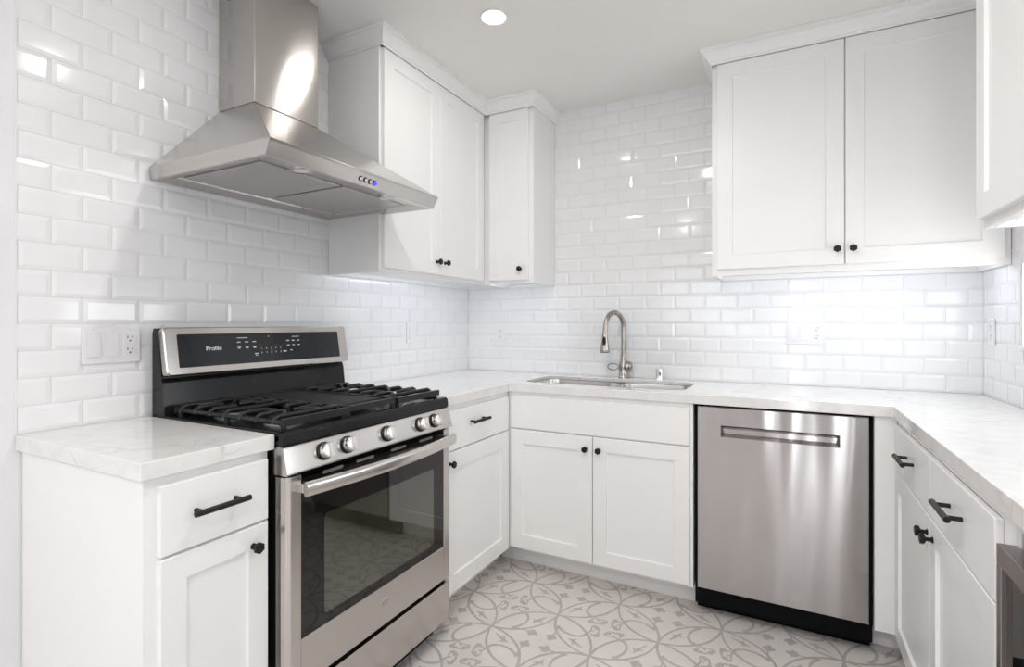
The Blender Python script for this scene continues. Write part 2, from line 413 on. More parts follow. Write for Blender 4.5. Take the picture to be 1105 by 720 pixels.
def door(parent, fr, u0, u1, z0, z1, n0, n1, st=.058, knob=None, name='door'):
    m = MB(); shaker(m, fr, u0, u1, z0, z1, n0, n1, st)
    d = m.build(name, M['white'], parent)
    if knob: hexknob(d, fr, knob[0], knob[1], n1)
    return d
def hexknob(parent, fr, u, z, n):
    m = MB()
    def ring(r, h, k=6, a0=PI/6): return [fr(u+r*math.cos(a0+2*PI*j/k), n+h, z+r*math.sin(a0+2*PI*j/k)) for j in range(k)]
    m.loft([ring(.0085, .0002), ring(.0085, .003), ring(.0055, .004), ring(.0055, .015), ring(.0125, .018), ring(.0145, .020), ring(.0145, .027), ring(.0125, .0285)])
    return m.build('knob', M['black'], parent, bevel=.0006)
def pull(parent, fr, u, z, n, ln=.13):
    m = MB()
    m.cyl(fr(u-ln/2, n+.030, z), fr(u+ln/2, n+.030, z), .0068, n=16)
    for s in (-1, 1): m.cyl(fr(u+s*ln*.36, n+.0002, z), fr(u+s*ln*.36, n+.028, z), .0052, n=12)
    return m.build('handle', M['black'], parent, bevel=.0008)
def drawer(parent, fr, u0, u1, z0, z1, n0, n1, handle=None, name='drawer'):
    m = MB(); m.box(u0, u1, n0, n1, z0, z1, 0, fr)
    d = m.build(name, M['white'], parent, bevel=.002)
    if handle: pull(d, fr, handle[0], handle[1], n1, handle[2] if len(handle) > 2 else .13)
    return d
def carcass(parent, fr, u0, u1, n, z0, z1, rails, stiles, depth=.018, name='carcass', back=.002, bottom=None):
    """hollow cabinet box with a face frame: rails = [(z0,z1)], stiles = [(u0,u1)]"""
    m = MB()
    for a, b in ((u0, u0+.018), (u1-.018, u1)): m.box(a, b, back, n-depth, z0, z1, 0, fr)
    m.box(u0+.018, u1-.018, back, .012, z0, z1, 0, fr)
    zb = z0 if bottom is None else bottom
    m.box(u0+.018, u1-.018, .012, n-depth, zb, zb+.016, 0, fr)
    if not name.startswith('open'): m.box(u0+.018, u1-.018, .012, n-depth, z1-.016, z1, 0, fr)
    o = m.build('carcass', M['white'], parent)
    f = MB()
    for a, b in stiles: f.box(a, b, n-depth, n, z0, z1, 0, fr)
    es = sorted(stiles)
    for a, b in rails:
        for (s0, s1), (t0, t1) in zip(es[:-1], es[1:]): f.box(s1, t0, n-depth, n, a, b, 0, fr)
    f.build('face_frame', M['white'], parent)
    return o
def toe(parent, fr, u0, u1, n, h, back=.02):
    m = MB(); m.box(u0, u1, n-.018, n, .0005, h, 0, fr); return m.build('toe_kick', M['white'], parent)
CB = .8755          # underside of worktop
XF = .5690; XD = .5855     # left run: face frame, door front
YF = .530; YD = .5455      # back run

# left end cabinet
t = thing('base_cabinet', (.28, -2.022, 0), 'narrow white base cabinet between the end panel side and the range, under the short countertop', 'cabinet')
carcass(t, L_, -2.1707, -1.8735, XF, .115, CB, [(.115, .135), (.690, .705), (.853, CB)], [(-2.1707, -2.140), (-1.890, -1.8735)], bottom=.115)
m = MB(); m.box(-2.1725, -2.1707, .004, XF+.0005, .0005, CB, 0, L_); m.build('end_panel', M['white'], t)
toe(t, L_, -2.1707, -1.8735, .49, .115)
drawer(t, L_, -2.1465, -1.8825, .7010, .8550, XF, XD, (-2.022, .782, .134))
door(t, L_, -2.1465, -1.8825, .122, .6945, XF, XD, .056, (-1.926, .645))
# left corner cabinet (right of the range)
t = thing('base_cabinet', (.28, -.82, 0), 'white base cabinet between the range and the sink cabinet, one drawer over one door', 'cabinet')
carcass(t, L_, -1.104, -.531, XF, .110, CB, [(.110, .125), (.685, .698), (.852, CB)], [(-1.104, -1.085), (-.560, -.531)])
toe(t, L_, -1.104, -.432, .4674, .110)
drawer(t, L_, -1.094, -.5565, .694, .8520, XF, XD, (-.852, .790, .132))
door(t, L_, -1.094, -.5565, .117, .6880, XF, XD, .07, (-1.060, .645))
# sink cabinet
t = thing('sink_cabinet', (1.0, -.27, 0), 'white double-door sink base cabinet under the sink with a plain false drawer panel', 'cabinet')
m = MB()
m.box(.572, .590, .002, YF-.018, .115, CB-.001, 0, B_); m.box(1.4155, 1.4335, .002, YF-.018, .115, CB-.001, 0, B_); m.box(1.4155, 1.4335, .002, .394, .0005, .115, 0, B_)
m.box(.590, 1.4155, .002, .012, .115, .60, 0, B_); m.box(.590, 1.4155, .012, YF-.018, .115, .131, 0, B_)
m.build('carcass', M['white'], t)
f = MB(); f.box(.5708, .592, YF-.018, YF, .115, CB, 0, B_); f.box(1.412, 1.4335, YF-.018, YF, .115, CB, 0, B_)
for a, b in ((.115, .13), (.69, .705), (.85, CB)): f.box(.592, 1.412, YF-.018, YF, a, b, 0, B_)
f.build('face_frame', M['white'], t)
toe(t, B_, .4684, 1.4335, .4124, .115)
drawer(t, B_, .588, 1.4215, .7015, .8545, YF, YD, None, 'false_panel')
door(t, B_, .588, 1.0025, .126, .6955, YF, YD, .066, (.974, .640))
door(t, B_, 1.006, 1.4215, .126, .6955, YF, YD, .062, (1.036, .640))

# corner filler and peninsula cabinet
PF = XW-2.1225; PD = XW-2.1085
t = thing('filler_panel', (2.085, -.5, 0), 'narrow plain white filler panel beside the dishwasher, next to the two-drawer cabinet', 'panel')
m = MB(); m.box(2.0535, 2.1215, .50, YF, .107, CB, 0, B_); m.build('panel', M['white'], t, bevel=.0015)
m = MB(); m.box(2.0535, 2.1970, .40, .4124, .0005, .1065, 0, B_); m.build('toe_kick', M['white'], t)
m = MB(); m.box(2.0535, 2.0715, .01, .50, .107, CB, 0, B_); m.box(2.0535, 2.0715, .01, .40, .0005, .107, 0, B_); m.build('side_panel', M['white'], t)
t = thing('base_cabinet', (2.3, -1.05, 0), 'white base cabinet with two bar-pull drawers side by side, between the filler and the microwave', 'cabinet')
carcass(t, R_, -1.600, -.5325, PF, .107, CB, [(.107, .125), (.685, .700), (.853, CB)], [(-1.600, -1.53), (-1.07, -1.045), (-.575, -.5325)])
toe(t, R_, -1.600, -.4135, PF-.075, .1065)
drawer(t, R_, -1.052, -.560, .7005, .8530, PF, PD, (-.815, .785, .132))
drawer(t, R_, -1.542, -1.0555, .7005, .8530, PF, PD, (-1.30, .785, .132))
door(t, R_, -1.052, -.560, .118, .6950, PF, PD, .06, (-1.076+.04, .648))
door(t, R_, -1.542, -1.0555, .118, .6950, PF, PD, .06, (-1.094, .648))
# appliance bay
t = thing('open_cabinet', (2.3, -1.98, 0), 'open white cabinet bay framing the steel microwave', 'cabinet')
m = MB()
m.box(-2.36, -2.342, .002, PF, .0005, CB, 0, R_); m.box(-1.619, -1.601, .002, PF, .0005, CB, 0, R_)
m.box(-2.342, -1.619, .002, .012, .0005, CB, 0, R_); m.box(-2.342, -1.619, .012, PF, .855, CB, 0, R_)
m.box(-2.342, -1.619, .012, PF, .42, .438, 0, R_); m.box(-2.342, -1.619, .012, PF, .107, .125, 0, R_)
m.build('carcass', M['white'], t, bevel=.001)
m = MB(); m.box(-2.342, -1.619, PF-.09, PF-.075, .0005, .107, 0, R_); m.build('toe_kick', M['white'], t)
drawer(t, R_, -2.335, -1.625, .130, .415, PF-.016, PF)
t = thing('microwave', (2.28, -1.98, .438), 'stainless steel built-in microwave with dark glass door beside the two-drawer cabinet', 'microwave')
MX = XW-2.092
m = MB(); m.box(-2.33, -1.632, .03, MX-.03, .4385, .812, 0, R_); m.build('body', M['enamel'], t, bevel=.002)
m = MB()
for (a, b, c, d) in ((-2.33, -1.6125, .797, .8315), (-2.33, -1.6125, .445, .475), (-1.632, -1.6125, .475, .797), (-2.33, -2.31, .475, .797)): m.box(a, b, MX-.028, MX, c, d, 0, R_)
m.build('door_frame', M['steel_dark'], t, bevel=.0015)
m = MB(); m.box(-2.31, -1.632, MX-.026, MX-.008, .475, .797, 0, R_); m.build('door_glass', M['oven_glass'], t)

# ------------------------------------------------------------------ worktops
def slab(poly, holes, z0, z1, name, m, parent=None, bevel=.002):
    """flat slab with holes: outline and holes are filled with bmesh triangle fill, then extruded"""
    bm = bmesh.new()
    es = []
    for lp in [poly]+holes:
        vs = [bm.verts.new((p[0], p[1], z1)) for p in lp]
        es += [bm.edges.new((vs[i], vs[(i+1) % len(vs)])) for i in range(len(vs))]
    bmesh.ops.triangle_fill(bm, use_beauty=True, use_dissolve=True, edges=es)
    ex = bmesh.ops.extrude_face_region(bm, geom=bm.faces[:])
    bmesh.ops.translate(bm, vec=(0, 0, z0-z1), verts=[v for v in ex['geom'] if isinstance(v, bmesh.types.BMVert)])
    bmesh.ops.recalc_face_normals(bm, faces=bm.faces)
    mb = MB(); bm.verts.index_update()
    mb.add([v.co[:] for v in bm.verts], [[v.index for v in f.verts] for f in bm.faces])
    bm.free()
    return mb.build(name, m, parent, bevel=bevel)
def rrect(x0, x1, y0, y1, r, n=8):
    out = []
    for cx, cy, a in ((x1-r, y1-r, 0), (x0+r, y1-r, PI/2), (x0+r, y0+r, PI), (x1-r, y0+r, 3*PI/2)):
        for k in range(n+1):
            b = a+PI/2*k/n; out.append((cx+r*math.cos(b), cy+r*math.sin(b)))
    return out
ZT = .915
def worktop(poly, hole, big, z0, zm, z1):
    """built-up edge: thick at the outer edges, thin slab around the sink cut-out"""
    bm = bmesh.new()
    def loop(lp, z): return [bm.verts.new((p[0], p[1], z)) for p in lp]
    def edges(vs): return [bm.edges.get((vs[i], vs[(i+1) % len(vs)])) or bm.edges.new((vs[i], vs[(i+1) % len(vs)])) for i in range(len(vs))]
    ot, ob, ht, hm, gm, gb = loop(poly, z1), loop(poly, z0), loop(hole, z1), loop(hole, zm), loop(big, zm), loop(big, z0)
    for a, b in ((ot, ht), (hm, gm), (ob, gb)): bmesh.ops.triangle_fill(bm, use_beauty=True, use_dissolve=True, edges=edges(a)+edges(b))
    for a, b in ((ot, ob), (ht, hm), (gm, gb)):
        for i in range(len(a)): bm.faces.new((a[i], a[(i+1) % len(a)], b[(i+1) % len(a)], b[i]))
    bmesh.ops.recalc_face_normals(bm, faces=bm.faces); bm.verts.index_update()
    mb = MB(); mb.add([v.co[:] for v in bm.verts], [[v.index for v in f.verts] for f in bm.faces]); bm.free()
    return mb.build('countertop', M['quartz'], None, bevel=.002)
o = slab([(.0008, -2.186), (.5875, -2.186), (.5875, -1.8650), (.0008, -1.8650)], [], CB+.0005, ZT, 'countertop', M['quartz'])
tag(o, 'short white quartz countertop piece on the narrow cabinet beside the range', 'countertop')
hole = rrect(.603, 1.384, -.452, -.108, .065)
o = worktop([(.0008, -1.1085), (.5863, -1.1085), (.5863, -.5475), (2.1060, -.5475), (2.1060, -2.36), (XW-.0008, -2.36), (XW-.0008, -.0008), (.0008, -.0008)], hole, rrect(.56, 1.43, -.49, -.07, .05), CB+.0005, .8975, ZT)
tag(o, 'long U-shaped white quartz countertop holding the sink and running over the dishwasher', 'countertop')

# sink: double bowl, undermounted
t = thing('sink', (1.0, -.28, .70), 'double-bowl stainless undermount sink in the back countertop', 'sink')
def bowl(x0, x1, y0, y1, dep, name):
    m = MB(); rings = []
    for (ins, z, r) in ((-.012, .8968, .075), (0, .8968, .062), (.003, CB-.02, .062), (.012, CB-dep+.03, .06), (.035, CB-dep, .05)):
        rings.append([(p, q, z) for p, q in rrect(x0+ins, x1-ins, y0+ins, y1-ins, r)])
    m.loft(rings, 0, True, False); m.add(rings[-1], [list(range(len(rings[-1])))], 0)
    o = m.build(name, M['sink'], t)
    d = MB(); d.lathe(((x0+x1)/2, (y0+y1)/2, CB-dep), [(.045, .0005), (.042, .004), (.030, .002), (.002, .001)]); d.build('drain', M['chrome'], o)
    return o
bowl(.607, 1.002, -.445, -.112, .19, 'bowl'); bowl(1.028, 1.380, -.445, -.112, .18, 'bowl')
m = MB(); m.box(.990, 1.040, -.44, -.117, CB-.006, .8895); m.build('divider', M['sink'], t, bevel=.002)

# faucet
FXp, FYp = 1.010, -.060
t = thing('faucet', (FXp, FYp, ZT), 'brushed nickel gooseneck pull-down faucet with loop lever behind the sink', 'faucet')
m = MB(); m.lathe((FXp, FYp, ZT), [(.027, .0003), (.027, .004), (.0245, .006), (.0245, .055), (.026, .070), (.022, .082), (.016, .095), (.0155, .118), (.0135, .122), (.0135, .126)])
m.build('base', M['nickel'], t)
m = MB()
m.lathe((FXp, FYp, ZT+.062), [(.012, -.004), (.022, .004), (.0275, .014), (.0285, .026), (.024, .038), (.013, .046), (.001, .049)], 28, 0, 'x'); hub = m.build('valve_hub', M['nickel'], t)
dx, dy = -.050, -.155
top = 1.262; R0 = math.hypot(dx, dy)/2
ux, uy = dx/(2*R0), dy/(2*R0)
path = [(FXp, FYp, ZT+.12)]
path += [(FXp, FYp, z) for z in (1.08, 1.12, 1.15, top-R0-.01)]
for k in range(0, 17):
    a = PI-PI*1.0*k/16
    path.append((FXp+ux*(R0+R0*math.cos(a)), FYp+uy*(R0+R0*math.cos(a)), top-R0+R0*math.sin(a)-.0))
ex, ey = FXp+dx, FYp+dy
path += [(ex-.001, ey-.001, top-R0-.015), (ex-.002, ey-.002, top-R0-.03)]
m = MB(); m.tube(path, .0128, 16); m.build('spout', M['nickel'], t)
hz = top-R0-.03
m = MB(); m.lathe((ex-.002, ey-.002, hz), [(.0140, .004), (.0145, 0), (.0165, -.03), (.0195, -.05), (.0235, -.078), (.0245, -.090), (.0225, -.094), (.014, -.0945)])
hd = m.build('spray_head', M['nickel'], t)
m = MB()
pts = []
for k in range(20):
    a = 2*PI*k/20; pts.append((.0085*math.cos(a), .022*math.sin(a)))
cx, cy = cam.location.x-ex, cam.location.y-ey; q = math.atan2(uy, ux)
fx, fy = .12, -.993; sx_, sy_ = -fy, fx
m.loft([[(ex-.002+sx_*p*s+fx*d, ey-.002+sy_*p*s+fy*d, hz-.034+w_*s) for p, w_ in pts] for d, s in ((.008, 1), (.0205, 1), (.0215, .85))])
m.build('spray_button', M['black'], hd)
m = MB()
lp = []
for k in range(28):
    a = 2*PI*k/28; lp.append((FXp-.046+.031*math.cos(a), FYp-.036-.006*math.cos(a), ZT+.062+.0165*math.sin(a)))
m.tube(lp, .0032, 8, 0, True)
m.cyl((FXp-.018, FYp-.041, ZT+.060), (FXp-.004, FYp-.02, ZT+.058), .004, n=10)
m.build('lever', M['nickel'], t)
t = thing('air_gap', (1.196, -.052, ZT), 'small chrome air gap cap on the counter beside the faucet', 'air gap')
m = MB(); m.lathe((1.196, -.052, ZT), [(.021, .0003), (.021, .004), (.0185, .006), (.0185, .052), (.016, .057), (.004, .0585)]); cp = m.build('cap', M['chrome'], t)
for k in range(3): m = MB(); m.box(1.1975, 1.2065, -.0722, -.0695, ZT+.038-k*.006, ZT+.0405-k*.006); m.build('vent_slot', M['slot'], cp)

# ------------------------------------------------------------------ gas range
RY0, RY1 = -1.8615, -1.1115
XR = .628
t = thing('gas_range', (.33, -1.4865, 0), 'stainless and black freestanding gas range with five knobs under the hood', 'range')
m = MB(); m.box(.022, .585, RY0+.003, RY1-.003, .05, .893); m.box(.06, .56, RY0+.02, RY1-.02, .0005, .05)
m.build('body', M['enamel'], t, bevel=.003)
# cooktop: shallow pan with a raised rim and rounded nose
m = MB()
m.box(.03, .60, RY0, RY1, .8935, .912)
m.box(.03, .60, RY0, RY0+.022, .912, .9195); m.box(.03, .60, RY1-.022, RY1, .912, .9195); m.box(.03, .075, RY0+.022, RY1-.022, .912, .9195)
prof = [(.58, .8835), (.614, .8835), (.6155, .89), (.613, .912), (.606, .9195), (.585, .9200), (.575, .913)]
m.prism(prof, lambda p, q, h: (p, h, q), RY0, RY1)
ck = m.build('cooktop', M['enamel'], t, bevel=.003)
# burners
BUR = [(.20, -1.725, .038), (.45, -1.725, .046), (.20, -1.255, .034), (.45, -1.255, .048), (.325, -1.49, .040)]
for bx, by, br in BUR:
    m = MB(); m.lathe((bx, by, .912), [(br*1.25, .0003), (br*1.2, .006), (br*.95, .009), (br*.95, .012)]); bb = m.build('burner', M['alu'], t)
    m = MB(); m.lathe((bx, by, .9245), [(br*.9, 0), (br, .003), (br, .007), (br*.9, .0105), (.004, .012)]); m.build('burner_cap', M['iron'], bb)
def grate(y0, y1, name='grate'):
    m = MB(); zt = .951; x0, x1 = .095, .588; r = .0068
    def bar(pts, rr=r): m.tube(pts, rr, 8)
    for y in (y0+.006, y1-.006): bar([(x0+.004, y, zt-.013), (x1-.004, y, zt-.013)], .0072)
    for x in (x0+.006, x1-.006): m.box(x-.008, x+.008, y0, y1, zt-.022, zt-.002)
    xs = [x0+.07*k+.03 for k in range(7)]
    yc = (y0+y1)/2
    for k, x in enumerate(xs):
        for sgn, ye in ((1, y0), (-1, y1)):
            inner = yc-sgn*.030 if k in (1, 2, 4, 5) else yc
            pts = [(x, ye+sgn*.002, zt-.018), (x, ye+sgn*.006, zt-.006), (x, ye+sgn*.018, zt), (x, (ye+inner)/2, zt), (x, inner, zt-.001)]
            bar(pts)
    for bx in (.20, .45):
        for k in range(4):
            a = PI/4+PI/2*k
            bar([(bx+.022*math.cos(a), yc+.022*math.sin(a), zt-.004), (bx+.06*math.cos(a), yc+.055*math.sin(a), zt+.001), (bx+.10*math.cos(a), yc+.09*math.sin(a), zt-.002)], .006)
    for x in (x0+.012, x1-.012, .335):
        for y in (y0+.012, y1-.012): m.cyl((x, y, .9195 if y < RY0+.03 or y > RY1-.03 else .9125), (x, y, zt-.012), .008, .009, 10)
    return m.build(name, M['iron'], t)
grate(RY0+.022, -1.602); grate(-1.376, RY1-.022)
m = MB(); m.box(.10, .53, -1.598, -1.380, .934, .944)
for k in range(44):
    x = .108+k*.0096; m.box(x, x+.0045, -1.592, -1.386, .944, .9475)
for (a, b, c, d) in ((.095, .58, -1.598, -1.590), (.095, .58, -1.388, -1.380), (.095, .105, -1.59, -1.388)): m.box(a, b, c, d, .935, .9515)
m.box(.565, .582, -1.598, -1.380, .932, .950)
for x in (.11, .572):
    for y in (-1.592, -1.386): m.cyl((x, y, .9125), (x, y, .934), .008, n=10)
m.build('griddle', M['griddle'], t, bevel=.0008)
# sloping control panel with knobs
m = MB()
prof = [(.575, .8825), (.6135, .8825), (.6160, .878), (.6330, .814), (.6325, .8085), (.575, .8085)]
m.prism(prof, lambda p, q, h: (p, h, q), RY0-.001, RY1+.001)
m.build('front_panel', M['steel'], t, bevel=.004, seg=3)
kn = Vector((.064, 0, .017)).normalized()      # panel normal
ku = Vector((-.017, 0, .064)).normalized()
for ky in (-1.7405, -1.6534, -1.4796, -1.3049, -1.2223):
    b0 = Vector((.6247, ky+.008, .8475))
    def kp(a, y, h): return tuple(b0+kn*h+ku*a+Vector((0, y, 0)))
    def kring(r, h, n=32): return [kp(r*math.sin(2*PI*j/n), r*math.cos(2*PI*j/n), h) for j in range(n)]
    m = MB(); m.loft([kring(.0255, .0002), kring(.0255, .004), kring(.0245, .005)], 0, True)
    bz = m.build('knob_bezel', M['enamel'], t)
    m = MB(); m.loft([kring(.0215, .0045), kring(.0225, .006), kring(.0215, .022), kring(.0195, .0245), kring(.001, .0248)], 0, True)
    # finger grip across the face
    g = [(-.0205, .018), (.0205, .018), (.0195, .034), (-.0195, .034)]
    m.loft([[kp(a, -.006, h) for a, h in g], [kp(a, .006, h) for a, h in g]])
    m.build('knob', M['steel_bright'], bz, bevel=.001)
m = MB()
for k in range(3): pass
# oven door: steel frame, black glass, inner window, arched handle, emblem
DZ0, DZ1 = .2355, .803
m = MB()
prof = [(.586, RY0), (.606, RY0), (.620, RY0+.004), (XR, RY0+.014), (XR, RY0+.047), (.586, RY0+.047)]
m.prism(prof, lambda p, q, h: (p, q, h), DZ0, DZ1)
m.prism([(a, -2.973-b) for a, b in prof], lambda p, q, h: (p, q, h), DZ0, DZ1)
m.box(.586, XR, RY0+.047, RY1-.047, DZ0, .362)
dr = m.build('oven_door', M['steel'], t, bevel=.0015)
m = MB(); m.box(.590, XR-.0015, RY0+.0472, RY1-.0472, .3622, DZ1-.012); gl = m.build('door_glass', M['oven_glass'], dr)
sl = MB()
for yy in (-1.715, -1.585, -1.43, -1.28):
    sl = MB(); sl.prism(rrect(yy-.026, yy+.050, .7850, .7935, .0038, 4), lambda p, q, h: (h, p, q), XR-.0014, XR-.0006); sl.build('vent_slot', M['vent'], gl)
m = MB(); m.prism(rrect(-1.735, -1.222, .392, .672, .012), lambda p, q, h: (h, p, q), XR-.0014, XR-.0006); m.build('window', M['oven_window'], dr)
m = MB()
N = 25; pa = []
for k in range(N):
    f_ = k/(N-1); y = RY0+.030+f_*(RY1-RY0-.060); pa.append((.664+.030*math.sin(PI*f_), y, .772))
m.tube(pa, .0205, 18, 0, False, .5)
for y in (RY0+.043, RY1-.043):
    m.box(XR+.0002, .664, y-.011, y+.011, .760, .784)
m.build('handle', M['steel_bright'], dr, bevel=.001)
m = MB(); m.lathe((XR, -1.482, .3085), [(.0145, .0002), (.0145, .0016), (.0135, .0022), (.0125, .0016), (.001, .0016)], 32, 0, 'x')
bd = m.build('emblem', M['steel_bright'], dr)
m = MB()
for s in (-1, 1):
    pts = [(XR+.002, -1.482+s*(.0042+.0036*math.cos(a)), .3085+s*.0005+.0046*math.sin(a)) for a in [PI*2*k/14 for k in range(12)]]
    m.tube(pts, .0006, 6)
pts = [(XR+.002, -1.482+.0105*math.cos(a), .3085+.0105*math.sin(a)) for a in [PI*2*k/24 for k in range(24)]]
m.tube(pts, .0004, 6, 0, True)
m.build('monogram', M['nickel'], bd)
# storage drawer and dark gaps
m = MB(); m.prism([(.586, RY0), (.606, RY0), (.622, RY0+.004), (XR, RY0+.012), (XR, RY1-.012), (.622, RY1-.004), (.606, RY1), (.586, RY1)], lambda p, q, h: (p, q, h), .078, .2205)
m.build('storage_drawer', M['steel'], t, bevel=.002)
m = MB(); m.box(.58, .600, RY0+.004, RY1-.004, .220, .236); m.build('drawer_gap', M['dark'], t)
m = MB(); m.box(.58, .604, RY0+.004, RY1-.004, .803, .8085); m.build('door_gap', M['dark'], t)
# back guard
m = MB()
m.prism([(.012, .894), (.078, .894), (.078, .925), (.066, 1.020), (.060, 1.034), (.052, 1.17), (.040, 1.190), (.018, 1.190), (.012, 1.175)], lambda p, q, h: (p, h, q), RY0+.002, RY1-.002)
bg = m.build('backguard', M['enamel'], t, bevel=.003)
nv = Vector((.148, 0, .025)).normalized(); uv_ = Vector((-.025, 0, .148)).normalized()
pc = Vector((.083, 0, 1.1185))
def cpp(y, a, h): return tuple(pc+uv_*a+nv*h+Vector((0, y, 0)))
m = MB(); yc_ = (RY0+RY1)/2
m.loft([[cpp(yc_+p, q, h) for p, q in rrect(-.3755+i, .3755-i, -.0768+i, .0768-i, .014-i/2)] for i, h in ((.001, -.0235), (0, -.022), (0, -.004), (.0012, -.0012), (.004, 0))])
cp = m.build('control_panel', M['steel_flat'], t)
sg = MB(); sg.prism(rrect(-1.822, -1.158, -.0535, .0535, .005), lambda p, q, h: cpp(p, q, h), .0003, .0012)
scn = sg.build('control_screen', M['screen'], cp)
dm = MB(); dm.prism([(-1.545, .012), (-1.445, .012), (-1.445, .045), (-1.545, .045)], lambda p, q, h: cpp(p, q, h), .0012, .0015); dm.build('display', M['display'], scn)
text_mesh('lettering', 'Profile', .021, M['screen_print'], scn, cpp(-1.706, .004, .0016), (0, 1, 0), uv_)
pm = MB()
def dash(y, a, wd, hh): pm.prism([(y-wd/2, a-hh/2), (y+wd/2, a-hh/2), (y+wd/2, a+hh/2), (y-wd/2, a+hh/2)], lambda p, q, h: cpp(p, q, h), .0012, .0016)
dash(-1.600, .037, .040, .002); dash(-1.375, .037, .034, .002)
for y in (-1.615, -1.585, -1.555):
    dash(y, .022, .013, .0026); dash(y, .004, .013, .0022); dash(y, .0005, .009, .0022)
for y in (-1.412, -1.388, -1.364):
    dash(y, .022, .012, .0026); dash(y, .005, .012, .0022)
dash(-1.55, -.021, .014, .003); dash(-1.55, -.027, .010, .002); dash(-1.43, -.018, .014, .004); dash(-1.40, -.015, .010, .003); dash(-1.545+.05, .040, .004, .003)
pm.build('button_legend', M['screen_print'], scn)
for r_, row in ((-.004, '12345'), (-.019, '67890')):
    for k, ch in enumerate(row): text_mesh('numeral', ch, .0085, M['screen_print'], scn, cpp(-1.528+k*.020, r_, .0016), (0, 1, 0), uv_, .0002)

# ------------------------------------------------------------------ range hood
t = thing('range_hood', (.28, -1.49, 1.656), 'stainless chimney range hood on the tiled wall above the gas range', 'range hood')
HX, HB = .566, .545
r0 = [(.001, RY0, 1.700), (HX, RY0-.001, 1.700), (HX, RY1+.001, 1.700), (.001, RY1, 1.700)]
CHX, CY0, CY1 = .192, -1.6355, -1.3655
m = MB()
r1 = [(.001, CY0+.002, 1.952), (CHX-.003, CY0+.002, 1.952), (CHX-.003, CY1-.002, 1.952), (.001, CY1-.002, 1.952)]
m.loft([r0, r1])
m.build('canopy', M['steel'], t, bevel=.0015)
# rim: leaning front band with a light chamfer, open below
m = MB()
def rect(x1, y0, y1, z, x0=.001): return [(x0, y0, z), (x1, y0, z), (x1, y1, z), (x0, y1, z)]
m.loft([rect(HX, RY0-.001, RY1+.001, 1.7000), rect(HX+.001, RY0-.002, RY1+.002, 1.6985), rect(HX-.003, RY0-.001, RY1+.001, 1.692), rect(HB, RY0, RY1, 1.657),
        rect(HB-.012, RY0+.012, RY1-.012, 1.6565, .013), rect(HB-.085, RY0+.05, RY1-.05, 1.668, .055), rect(HB-.090, RY0+.055, RY1-.055, 1.682, .06)], cap=False)
m.add(rect(HB-.090, RY0+.055, RY1-.055, 1.682, .06), [(0, 1, 2, 3)])
m.build('rim', M['steel'], t)
for y0, y1 in ((RY0+.068, -1.4935), (-1.4795, RY1-.068)):
    m = MB(); m.box(.072, .440, y0, y1, 1.669, 1.677); 
    fo = m.build('grease_filter', M['filter'], t, bevel=.002)
    g = MB(); g.box(.076, .092, (y0+y1)/2-.018, (y0+y1)/2+.018, 1.6655, 1.669); g.build('latch', M['steel_bright'], fo, bevel=.0008)
for y in (-1.705, -1.325):
    m = MB(); m.lathe((.500, y, 1.6595), [(.033, .001), (.033, -.002), (.028, -.0035), (.025, -.002)], 32); lo = m.build('hood_lamp', M['steel_bright'], t)
    m = MB(); m.lathe((.500, y, 1.6578), [(.024, 0), (.020, -.001), (.002, -.0014)], 24); m.build('lens', mat('lamp_lens_off', (.75, .75, .74), .2), lo)
    m = MB(); m.box(.452, .462, y+.002, y+.024, 1.6645, 1.6685); m.build('clip', M['black'], lo)
# push buttons on the front band
fn_ = Vector((.035, 0, -.0185)).normalized()
for k, y in enumerate((-1.517, -1.496, -1.475, -1.454)):
    b0 = Vector((HB+.0105, y, 1.6745)); dn = Vector((1, 0, -.5)).normalized(); up_ = Vector((.5, 0, 1)).normalized()
    def br_(r, h, n=20): return [tuple(b0+dn*h+up_*(r*math.sin(2*PI*j/n))+Vector((0, r*math.cos(2*PI*j/n), 0))) for j in range(n)]
    m = MB(); m.loft([br_(.0085, -.002), br_(.0085, .001), br_(.0072, .0015)], 0, True); rg = m.build('button_ring', M['black'], t)
    m = MB(); m.loft([br_(.0066, .001), br_(.0066, .004), br_(.0055, .005)], 0, True); m.build('button', M['blue_led'] if k == 3 else M['steel_bright'], rg)
m = MB(); m.box(.001, CHX, CY0, CY1, 1.9525, ZC-.001)
ch = m.build('chimney', M['steel_flat'], t, bevel=.0012)
for k in range(5):
    for (a, b) in ((.055, .095), (.105, .145)): m = MB(); m.box(a, b, CY0-.0006, CY0+.0002, 2.385-k*.014, 2.391-k*.014); m.build('vent_slot', M['dark'], ch)
m = MB(); m.box(CHX-.0006, CHX+.0008, CY0-.0008, CY0+.0025, 1.953, ZC-.002); m.build('corner_seam', M['steel_bright'], ch)

# ------------------------------------------------------------------ dishwasher
t = thing('dishwasher', (1.745, -.27, 0), 'stainless steel dishwasher with recessed pocket handle under the back counter', 'dishwasher')
DX0, DX1 = 1.4505, 2.0375
m = MB(); m.box(1.4375, 2.0515, -.500, -.02, .045, .8745); m.build('body', M['dark'], t)
